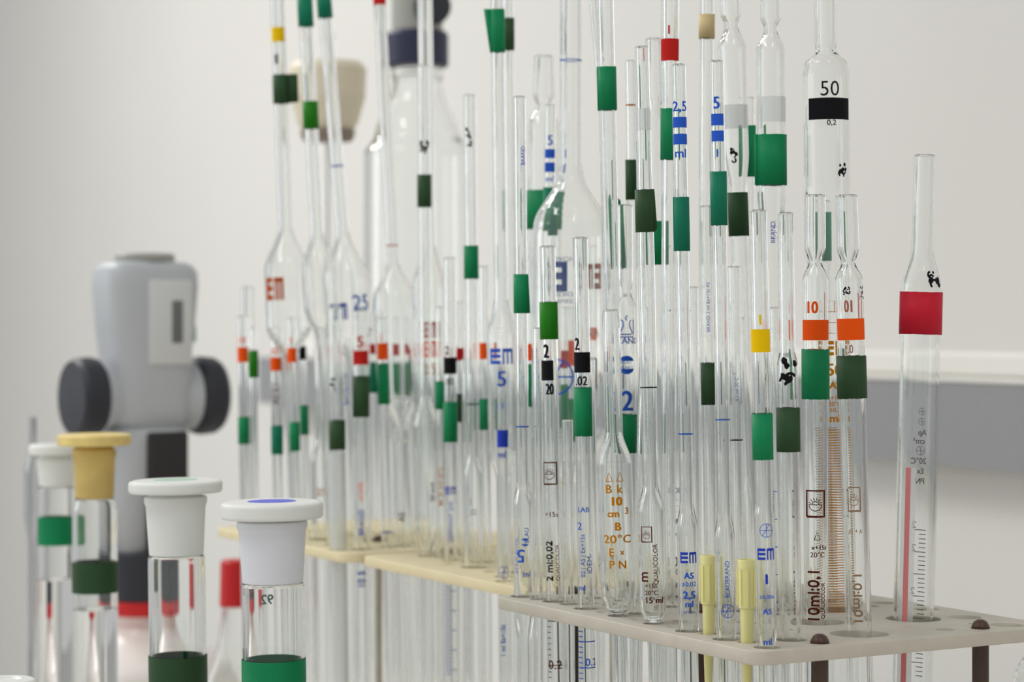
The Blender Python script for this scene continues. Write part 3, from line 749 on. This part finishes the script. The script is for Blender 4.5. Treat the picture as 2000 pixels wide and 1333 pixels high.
def free_spot(px, d0, rad):
    r = RACKS['R']
    for q in range(200):
        for sg in (1, -1):
            d = d0 + sg * q * 0.001
            x = px2x(px, d)
            u, v = rack_uv(r, x, d)
            if u < .008 or v < .008 or u > r.ln - .008 or v > r.wd - .008: continue
            ok = all(math.hypot(x - hx, d - hy) > hr + rad + .0008 for hx, hy, hr in r.holes)
            if ok:
                for other in PLACED:
                    for a in other:
                        if r.z - .03 < a[2] < r.z + .04 and math.hypot(x - a[0], d - a[1]) < a[3] + rad + .0003: ok = False
            if ok: return d
    return d0
tip(1384, free_spot(1384, .872, .0038), 1085, 34, 'pale yellow plastic tip standing between the EM bulb and the next bulb')
tip(1459, free_spot(1459, .850, .0042), 1093, 38, 'pale yellow plastic tip standing left of the corner pipette')

# ------------------------------------------------------------------ rack bodies
M_RW = mat('painted_wood', srgb(206, 199, 185), 0.55, noise=0.05, nscale=90, bump=0.2)
M_RC = mat('cream_wood', srgb(238, 224, 182), 0.5, noise=0.05, nscale=50, bump=0.1)
M_LEGC = mat('pale_metal', srgb(216, 212, 200), 0.4, noise=0.05, nscale=60)
M_LEG = mat('brown_bakelite', srgb(76, 58, 44), 0.4, noise=0.15, nscale=70)
M_NUT = mat('brown_nut', srgb(84, 54, 46), 0.35)
def board_mesh(r, z0, z1, holes, rnd=0.012):
    cu = bpy.data.curves.new('c', 'CURVE'); cu.dimensions = '2D'; cu.fill_mode = 'BOTH'
    cu.extrude = (z1 - z0) / 2 - 0.0004; cu.bevel_depth = 0.0004; cu.bevel_resolution = 1
    def add(pts):
        sp = cu.splines.new('POLY'); sp.points.add(len(pts) - 1)
        for p, q in zip(sp.points, pts): p.co = (q[0], q[1], 0, 1)
        sp.use_cyclic_u = True
    pts = []
    for (cu_, cv, a0) in ((r.ln - rnd, rnd, 270), (r.ln - rnd, r.wd - rnd, 0), (rnd, r.wd - rnd, 90), (rnd, rnd, 180)):
        for i in range(9):
            a = math.radians(a0 + 90 * i / 8)
            pts.append((cu_ + rnd * math.cos(a), cv + rnd * math.sin(a)))
    add(pts)
    for (u, v, rr) in holes:
        add([(u + (rr + .0004) * math.cos(2 * math.pi * i / 32), v - (rr + .0004) * math.sin(2 * math.pi * i / 32)) for i in range(32)])
    o = bpy.data.objects.new('c', cu); me = bpy.data.meshes.new_from_object(o)
    bpy.data.objects.remove(o); bpy.data.curves.remove(cu)
    me.transform(Matrix(((E1.x, E2.x, 0, r.c.x), (E1.y, E2.y, 0, r.c.y), (0, 0, 1, (z0 + z1) / 2), (0, 0, 0, 1))))
    return me
EXTRA = [(1690, 1238, .0100), (1885, 1206, .0066), (1965, 1221, .0066), (1725, 1178, .0055), (1808, 1190, .0055), (1845, 1230, .0036),
         (1053, 1168, .0017), (1115, 1181, .0017), (1175, 1196, .0017), (1242, 1210, .0017), (1310, 1225, .0017), (1382, 1241, .0017), (1455, 1257, .0017),
         (1570, 1250, .004), (1440, 1215, .004), (1300, 1190, .004), (1370, 1185, .005), (1195, 1182, .004), (1900, 1245, .003)]
def finish_rack(key, label, M, small):
    r = RACKS[key]
    holes = [(*rack_uv(r, x, y), hr) for x, y, hr in r.holes]
    nuts = []
    for u in (0.02, r.ln / 2, r.ln - 0.02):
        for v in (0.011, r.wd - 0.011):
            nuts.append([u, v])
    def uvp(px, py):
        d = r.h * FPX / (py - HY); return list(rack_uv(r, px2x(px, d), d))
    if key == 'A': nuts = [uvp(735, 1057), [.02, r.wd - .011], [r.ln - .02, r.wd - .011], [.014, .04]]
    if key == 'B': nuts = [[r.ln - .012, .05], [.02, r.wd - .011], [r.ln - .02, r.wd - .011], [.014, .05]]
    if key == 'R':
        nuts = [uvp(1607, 1258), uvp(1915, 1228), uvp(1364, 1196), uvp(1104, 1157), uvp(1190, 1139), uvp(1420, 1146)]
    def free(u, v, rr, pool): return all(math.hypot(u - a, v - b) > rr + c + .0012 for a, b, c in pool) and rr + .003 < u < r.ln - rr - .003 and rr + .003 < v < r.wd - rr - .003
    ok_nuts = []
    for u, v in nuts:
        best = None
        for q in range(0, 40):
            for a in range(0, 360, 30):
                uu, vv = u + q * .001 * math.cos(math.radians(a)), v + q * .001 * math.sin(math.radians(a))
                uu = min(max(uu, .008), r.ln - .008); vv = min(max(vv, .008), r.wd - .008)
                x, y = (r.c + E1 * uu + E2 * vv)[:2]
                clear = all(math.hypot(x - l[0], y - l[1]) > l[3] + .0042 for o in PLACED for l in o if l[2] < r.z + .006)
                if clear and free(uu, vv, .0040, holes): best = (uu, vv); break
            if best: break
        if best:
            ok_nuts.append(best)
            holes_n = (best[0], best[1], .0040)
            r.nut = 1
            nuts_pool.append((key, holes_n))
    pool = holes + [(a, b, .0042) for a, b in ok_nuts]
    extra = []
    if key == 'R':
        for px, py, rr in EXTRA:
            d = r.h * FPX / (py - HY); u, v = rack_uv(r, px2x(px, d), d)
            if free(u, v, rr, pool): extra.append((u, v, rr)); pool.append((u, v, rr))
    for i in range(1, 9):
        for j in range(1, 6):
            u, v = i * r.ln / 9, j * r.wd / 6
            if free(u, v, small, pool): extra.append((u, v, small)); pool.append((u, v, small))
    zt = r.z
    base = r.c + E1 * (r.ln / 2) + E2 * (r.wd / 2)
    root = empty('test_tube_rack', (base.x, base.y, 0), label, 'rack', None)
    inv = Matrix.Translation((-base.x, -base.y, 0))
    def ch(name, me, m, smooth=False):
        o = new_obj(name, me, root, m, smooth); o.matrix_parent_inverse = inv; return o
    ch('top_board', board_mesh(r, zt - r.t, zt, holes + extra, 0.006 if key == 'R' else 0.012), M)
    ch('base_board', board_mesh(r, 0.0, BASE, [], 0.006 if key == 'R' else 0.012), M)
    for (u, v) in ok_nuts:
        p = r.c + E1 * u + E2 * v
        lr = .0033 if key == 'R' else .002
        me = lathe_mesh([(0, BASE), (lr, BASE), (lr, zt - r.t), (0, zt - r.t)], 20, closed=False)
        me.transform(Matrix.Translation((p.x, p.y, 0)))
        ch('leg', me, M_LEG if key == 'R' else M_LEGC, False)
        me = lathe_mesh([(0, zt + 0.0036), (0.0014, zt + 0.0034), (0.0026, zt + 0.0026), (0.0034, zt + 0.0012), (0.0037, zt + 0.0001), (0, zt + 0.0001)], 20, closed=False)
        me.transform(Matrix.Translation((p.x, p.y, 0)))
        ch('cap_nut', me, M_NUT, True)
nuts_pool = []
finish_rack('R', 'near grey white rack board with drilled holes and brown cap nuts', M_RW, .0030)
finish_rack('B', 'cream board rack in the middle, behind the grey white one', M_RC, .0040)
finish_rack('A', 'cream board rack furthest left, holding the leaning long necks', M_RC, .0040)

# ------------------------------------------------------------------ stoppered cylinders, front left
M_PEW = mat('white_stopper_plastic', srgb(238, 240, 234), 0.35, sss=0.3)
M_PEY = mat('yellowed_stopper_plastic', srgb(246, 218, 140), 0.4, noise=0.14, nscale=90, sss=0.2)
def frost_plastic(name, col):
    return mat(name, col, 0.5, trans=0.55, ior=1.3)
def stoppered(px, d, y, disc, neck, body, tape, label, pm, insert=None, liquid=None, texts=(), lean=0.0, cone_m=None):
    """y = dict(disc0, disc1, rim, joint_end, shoulder); px sizes at distance d"""
    k = d / FPX
    root = empty('stoppered_cylinder', (px2x(px, d), d, 0.0), label, 'glass cylinder', 'stoppered glass cylinders at the left', (0, lean, 0))
    Z = lambda yy: py2z(yy, d)
    rb = body / 2 * k; rn = neck / 2 * k; w = 0.0013
    zj, zr, zs = Z(y['joint_end']), Z(y['rim']), Z(y['shoulder'])
    rj = rn * y.get('jr', 0.80)
    # glass body: rim, ground joint, shoulder, cylinder, foot
    prof = [(zj + 1 * k, rj + 0.0012), (zj - 4 * k, rj + 0.0014), (zs, rb), ((Z(liquid) + .0002 if liquid else 0.004), rb)]
    sp = smooth_prof(prof, 6)
    me = lathe_mesh(glass_shell(sp, lambda r_: w if r_ > rj else w * .8, open_bottom=bool(liquid)), 48)
    new_obj('glass_body', me, root, GLASS)
    foot = lathe_mesh([(0, 0.0038), (rb * 1.0, 0.0038), (rb * 1.5, 0.0030), (rb * 1.55, 0.0018), (rb * 1.5, 0.0002), (0, 0.0002)], 40, closed=False)
    new_obj('foot', foot, root, GLASS)
    # stopper: flange disc, tapered hollow cone
    rd = disc / 2 * k
    zd0, zd1 = Z(y['disc0']), Z(y['disc1'])
    st = [(0, zd0 - .0005), (rd * .45, zd0 - .0005), (rd * .5, zd0 + .0002), (rd * .9, zd0), (rd * .98, zd0 - .0006), (rd, zd0 - .0016), (rd, zd1 + .001), (rd * .97, zd1), (rn * .93, zd1), (rn * .9, zd1 - .0005)]
    o = new_obj('stopper_flange', lathe_mesh(st + [(0, zd1 - .0005)], 48, closed=False), root, pm)
    rc0, rc1 = rn - w - 0.0002, rj - w * .8 + 0.0009 - 0.0003
    cone = [(0, zd1 - .0006), (rn * .86, zd1 - .0006), (rn * .86, zr + .0004), (rn * .97, zr), (rn, zr - 2 * k), (rn, zr - 12 * k), (rn * .95, zr - 19 * k), (rj + .0009, zj + 3 * k), (rj, zj + 1.2 * k), (rj * .8, zj), (0, zj)]
    new_obj('ground_joint', lathe_mesh(cone, 48, closed=False), root, cone_m)
    if insert:
        m = mat('stopper_disc_' + insert, {'blue': srgb(70, 80, 225), 'mint': srgb(178, 216, 190)}[insert], 0.4)
        o = new_obj('colour_disc', lathe_mesh([(0, zd0 + .0002), (rd * .47, zd0 + .0002), (rd * .47, zd0 - .0004), (0, zd0 - .0004)], 40, closed=False), root, m)
        o['label'] = insert + ' inlay disc'
    for (y0, y1, c) in tape:
        z1, z0 = Z(y0), Z(y1)
        ri = rb + .0001
        me = lathe_mesh([(ri + .0003, z1), (ri + .0003, z0), (ri, z0), (ri, z1)], 48)
        new_obj('tape_band', me, root, tape_mat(c))
    if liquid:
        zl = Z(liquid)
        ri = rb
        me = lathe_mesh([(0, zl), (ri - .0004, zl), (ri, zl), (ri, .0042), (0, .0042)], 48, closed=False)
        new_obj('liquid', me, root, WATER)
    if texts:
        acc = ([], [])
        pr = [(zs, rb), (0, rb)]
        for st_, yy, h, ang in texts: add_vf(acc, text_vf(st_, h * k, pr, Z(yy), math.radians(ang), 0, .04))
        new_obj('handwritten_mark', mesh_from(*acc), root, ink_mat('tealink'), smooth=False)
C_WHITE = mat('frosted_white_joint', srgb(248, 250, 246), 0.35, trans=0.1, ior=1.3)
C_BLUEW = mat('frosted_cool_joint', srgb(242, 244, 250), 0.35, trans=0.1, ior=1.3)
C_YEL = mat('frosted_yellow_joint', srgb(236, 208, 130), 0.35, noise=0.12, nscale=60, trans=0.2, ior=1.3)
stoppered(544, .955, dict(disc0=980, disc1=1012, rim=1018, joint_end=1140, shoulder=1160), 200, 138, 122, [(1287, 1480, 'green')], 'stoppered glass cylinder with blue disc in its white stopper', M_PEW, 'blue', texts=[('92', 1178, 20, 198)], lean=-0.012, cone_m=C_BLUEW)
stoppered(357, 1.02, dict(disc0=938, disc1=962, rim=970, joint_end=1086, shoulder=1106), 182, 122, 111, [(1280, 1420, 'dark')], 'stoppered glass cylinder with plain white stopper and olive tape near the frame edge', M_PEW, 'mint', lean=-0.014, cone_m=C_WHITE)
stoppered(190, 1.25, dict(disc0=848, disc1=870, rim=878, joint_end=975, shoulder=996), 144, 86, 87, [(1097, 1157, 'dark')], 'stoppered glass cylinder with yellowed stopper', M_PEY, liquid=1190, lean=-0.007, cone_m=C_YEL)
stoppered(110, 1.385, dict(disc0=868, disc1=888, rim=896, joint_end=952, shoulder=970), 106, 76, 70, [(1010, 1064, 'green')], 'stoppered glass cylinder furthest left, white stopper and green tape', M_PEW, liquid=1132, cone_m=C_WHITE)
stoppered(12, .82, dict(disc0=1327, disc1=1362, rim=1370, joint_end=1480, shoulder=1500), 116, 76, 72, [], 'white stopper just peeping in at the lower left corner of the picture', M_PEW, cone_m=C_WHITE)
# round flask at the right edge
d = 1.08; k = d / FPX
root = empty('round_flask', (px2x(2072, d), d, 0), 'clear round flask cut off by the lower right corner, behind the rack', 'flask')
zc = py2z(1345, d); R_ = 92 * k
g = [(zc + R_ * 1.9, 22 * k), (zc + R_ * 1.1, 22 * k)] + [(zc + R_ * math.cos(math.radians(a)), R_ * math.sin(math.radians(a))) for a in range(22, 91, 8)] + [(0.03, R_ * .98), (0.002, R_ * .9)]
g = [q for q in g]
new_obj('flask_glass', lathe_mesh(glass_shell(g, lambda r_: .0014, open_bottom=False), 40), root, GLASS)
# slim grey glass tube behind the leftmost cylinder
d = 1.52; k = d / FPX
root = empty('glass_tube', (px2x(64, d), d, 0), 'slim grey glass tube behind the leftmost stoppered cylinder', 'tube')
g = [(py2z(815, d), 7 * k), (py2z(880, d), 8 * k), (py2z(925, d), 17 * k), (py2z(1000, d), 17 * k), (py2z(1060, d), 10 * k), (0.002, 10 * k)]
new_obj('tube_wall', lathe_mesh(glass_shell(smooth_prof(g), lambda r_: r_ * .35, open_bottom=False), 32), root, glass_mat('grey_glass', (.90, .905, .91, 1)))

# ------------------------------------------------------------------ bottle with the grey two-wheel dispenser
D = 1.70; K = D / FPX
BX = px2x(283, D)
def Zd(y): return py2z(y, D)
bot = empty('reagent_bottle', (BX, D, 0), 'large milky white reagent bottle under the grey dispenser', 'bottle')
prof = [(Zd(1198), 52 * K), (Zd(1215), 52 * K), (Zd(1225), 60 * K), (Zd(1300), 165 * K), (Zd(1345), 190 * K), (0.004, 190 * K), (0.0, 184 * K)]
M_MILK = mat('milky_bottle_plastic', srgb(244, 238, 232), 0.25)
new_obj('bottle_body', lathe_mesh([(0, prof[0][0])] + [(r, z) for z, r in smooth_prof(prof)] + [(0, 0)], 56, closed=False), bot, M_MILK)
M_REDP = mat('red_plastic', srgb(206, 30, 34), 0.4)
new_obj('neck_ring', lathe_mesh([(0, Zd(1170)), (76 * K, Zd(1170)), (77 * K, Zd(1183)), (76 * K, Zd(1197)), (0, Zd(1197))], 48, closed=False), bot, M_REDP)
M_DGR = mat('dispenser_grey', srgb(190, 194, 198), 0.4, noise=0.01, nscale=20)
M_DBL = mat('dispenser_black', srgb(46, 48, 56), 0.45)
M_DWH = mat('dispenser_panel', srgb(216, 218, 218), 0.35)
M_DCAP = mat('dispenser_cap', srgb(166, 166, 160), 0.45)
disp = empty('bottle_dispenser', (BX, D, Zd(1169)), 'grey dispenser with two black hand wheels screwed on the white bottle', 'dispenser')
yaw = math.radians(33)
def dpart(name, me, m, label=None, smooth=True, bevel=0):
    me.transform(Matrix.Rotation(yaw, 4, 'Z'))
    fix_normals(me)
    o = new_obj(name, me, disp, m, smooth)
    if label: o['label'] = label
    return o
z0 = Zd(1169)
def zl(y): return Zd(y) - z0
def loft(rings, n=40):
    """rings: (z, half x, half y, exponent, cx)"""
    v, f = [], []
    for z, hx, hy, ex, cx in rings:
        for i in range(n):
            a = 2 * math.pi * i / n
            c, s_ = math.cos(a), math.sin(a)
            v.append((cx + hx * math.copysign(abs(c) ** (2 / ex), c), hy * math.copysign(abs(s_) ** (2 / ex), s_), z))
    for j in range(len(rings) - 1):
        for i in range(n):
            f.append((j * n + i, j * n + (i + 1) % n, (j + 1) * n + (i + 1) % n, (j + 1) * n + i))
    f.append(tuple(range(n))); f.append(tuple(range((len(rings) - 1) * n, len(rings) * n)))
    return mesh_from(v, f)
B = lambda q: q * K
dpart('screw_collar', lathe_mesh([(0, 0), (B(74), 0), (B(76), B(4)), (B(76), B(90)), (B(72), B(96)), (0, B(96))], 48, closed=False), M_DBL, 'black screw collar')
dpart('lower_body', loft([(zl(1076), B(66), B(60), 3, 0), (zl(860), B(72), B(64), 3.2, 0), (zl(835), B(78), B(66), 3.2, 0)]), M_DGR)
dpart('front_recess', box_mesh(-B(24), B(60), -B(74), -B(50), zl(1074), zl(842), B(5)), mat('recess_black', srgb(44, 42, 42), 0.5), 'dark recessed cover')
dpart('head_housing', loft([(zl(838), B(70), B(60), 3.2, 0), (zl(790), B(84), B(68), 3.2, 0), (zl(745), B(88), B(72), 3.2, 0), (zl(705), B(82), B(74), 3.4, 0), (zl(640), B(90), B(74), 3.6, 0), (zl(560), B(97), B(74), 3.8, 0), (zl(532), B(95), B(72), 3.8, 0), (zl(518), B(86), B(64), 3.6, 0), (zl(512), B(74), B(54), 3.4, 0)]), M_DGR)
dpart('top_cap', lathe_mesh([(0, zl(496)), (B(54), zl(496)), (B(58), zl(500)), (B(58), zl(511)), (0, zl(511))], 40, closed=False), M_DCAP, 'flat grey cap on top')
dpart('display_panel', box_mesh(B(-24), B(66), -B(79), -B(70), zl(712), zl(548), B(4)), M_DWH, 'pale display panel')
dpart('display_window', box_mesh(B(22), B(44), -B(81), -B(78), zl(670), zl(588), B(1)), mat('display_grey', srgb(110, 112, 112), 0.3), 'dark grey display window')
dpart('green_label', box_mesh(B(91), B(95.5), -B(30), B(10), zl(668), zl(636), B(1)), mat('green_label', srgb(60, 150, 115), 0.5), 'small green label')
def wheel(side):
    hub = lathe_mesh([(0, 0), (B(42), 0), (B(48), B(30)), (B(60), B(64)), (B(67), B(84)), (0, B(86))], 40, closed=False)
    whl = lathe_mesh([(0, B(84)), (B(69), B(84)), (B(75), B(90)), (B(78), B(102)), (B(76), B(128)), (B(70), B(138)), (B(20), B(141)), (0, B(141))], 48, closed=False)
    for me, nm, m, lb in ((hub, 'wheel_hub', M_DGR, None), (whl, 'hand_wheel', M_DBL, 'black hand wheel')):
        me.transform(Matrix.Translation((side * B(14), 0, zl(775))) @ Matrix.Rotation(math.radians(90 * side), 4, 'Y'))
        dpart(nm, me, m, lb)
wheel(-1); wheel(1)

# ------------------------------------------------------------------ small flask with a red screw cap
D2 = 1.55; K2 = D2 / FPX
x2 = px2x(459, D2)
fl = empty('capped_flask', (x2, D2, 0), 'clear flask with red screw cap behind the blue disc stopper', 'flask')
Z2 = lambda y: py2z(y, D2)
new_obj('screw_cap', lathe_mesh([(0, Z2(1094)), (23 * K2, Z2(1094)), (28 * K2, Z2(1099)), (30 * K2, Z2(1184)), (0, Z2(1184))], 36, closed=False), fl, M_REDP)
pf = smooth_prof([(Z2(1186), 25 * K2), (Z2(1212), 27 * K2), (Z2(1232), 30 * K2), (Z2(1420), 90 * K2), (0.02, 120 * K2), (0.002, 116 * K2)])
new_obj('flask_glass', lathe_mesh(glass_shell(pf, lambda r_: .0016, open_bottom=False), 40), fl, GLASS)

# ------------------------------------------------------------------ tall clear bottle with navy collar, far back
D3 = 1.78; K3 = D3 / FPX
x3 = px2x(815, D3); Z3 = lambda y: py2z(y, D3)
tb = empty('storage_bottle', (x3, D3, 0), 'tall clear glass bottle with conical shoulders far behind the left cream rack', 'bottle')
pf = smooth_prof([(Z3(134), 52 * K3), (Z3(150), 52 * K3), (Z3(158), 48 * K3), (Z3(172), 50 * K3), (Z3(268), 84 * K3), (Z3(300), 104 * K3), (0.02, 108 * K3), (0.002, 104 * K3)])
new_obj('bottle_glass', lathe_mesh(glass_shell(pf, lambda r_: .0028, open_bottom=False), 56), tb, GLASS)
dn = empty('bottle_top_dispenser', (x3, D3, Z3(130)), 'grey bottle top dispenser with navy collar and black knob at the top edge', 'dispenser')
zz = Z3(130)
M_NAVY = mat('navy_plastic', srgb(44, 48, 76), 0.45)
M_NG = mat('grey_cylinder', srgb(170, 170, 164), 0.45)
def loc(me, nm, m, lb=None):
    o = new_obj(nm, me, dn, m)
    if lb: o['label'] = lb
loc(lathe_mesh([(0, 0), (60 * K3, 0), (61 * K3, 3 * K3), (61 * K3, 60 * K3), (57 * K3, 67 * K3), (0, 67 * K3)], 44, closed=False), 'collar', M_NAVY, 'navy screw collar')
loc(lathe_mesh([(0, 68 * K3), (50 * K3, 68 * K3), (50 * K3, 330 * K3), (0, 332 * K3)], 40, closed=False), 'piston_housing', M_NG)
me = lathe_mesh([(0, 0), (18 * K3, 0), (34 * K3, 8 * K3), (36 * K3, 20 * K3), (30 * K3, 26 * K3), (0, 27 * K3)], 32, closed=False)
me.transform(Matrix.Translation((32 * K3, -46 * K3, 108 * K3)) @ Matrix.Rotation(math.radians(90), 4, 'X'))
loc(me, 'valve_knob', M_DBL, 'black knob')
# beige plastic funnel, wide mouth up, hanging in a clamp at the left of it
D4 = 1.86; K4 = D4 / FPX
x4 = px2x(640, D4); Z4 = lambda y: py2z(y, D4)
bf = empty('beige_bottle', (x4, D4, 0), 'blurred beige plastic bottle on a slim stand behind the long necks', 'bottle')
M_BEI = mat('beige_plastic', srgb(240, 230, 204), 0.45, noise=0.05, nscale=14)
M_BED = mat('brown_base', srgb(150, 134, 120), 0.5)
new_obj('bottle_body', lathe_mesh([(0, Z4(118)), (30 * K4, Z4(118)), (66 * K4, Z4(122)), (76 * K4, Z4(135)), (74 * K4, Z4(190)), (60 * K4, Z4(240)), (52 * K4, Z4(252)), (0, Z4(252))], 40, closed=False), bf, M_BEI)
new_obj('base_ring', lathe_mesh([(0, Z4(252)), (52 * K4, Z4(252)), (54 * K4, Z4(262)), (48 * K4, Z4(276)), (0, Z4(276))], 40, closed=False), bf, M_BED)
M_STEEL = mat('pale_steel', srgb(205, 205, 202), 0.35)
new_obj('stand_pole', lathe_mesh([(0, Z4(276)), (3 * K4, Z4(276)), (3 * K4, 0.006), (0, 0.006)], 24, closed=False), bf, M_STEEL)
new_obj('stand_foot', lathe_mesh([(0, 0.006), (90 * K4, 0.006), (90 * K4, 0.0002), (0, 0.0002)], 40, closed=False), bf, M_STEEL)
me = lathe_mesh([(0, Z4(118)), (8 * K4, Z4(118)), (8 * K4, Z4(84)), (0, Z4(84))], 20, closed=False)
new_obj('neck', me, bf, M_BEI)
me = lathe_mesh([(0, 14 * K4), (9 * K4, 11 * K4), (13 * K4, 0), (9 * K4, -11 * K4), (0, -14 * K4)], 24, closed=False)
me.transform(Matrix.Translation((0, 0, Z4(72))))
new_obj('valve_knob', me, bf, M_DCAP)
print('TOTAL', len(SPECS), 'placed', len([s for s in SPECS if not s.get('skip')]))
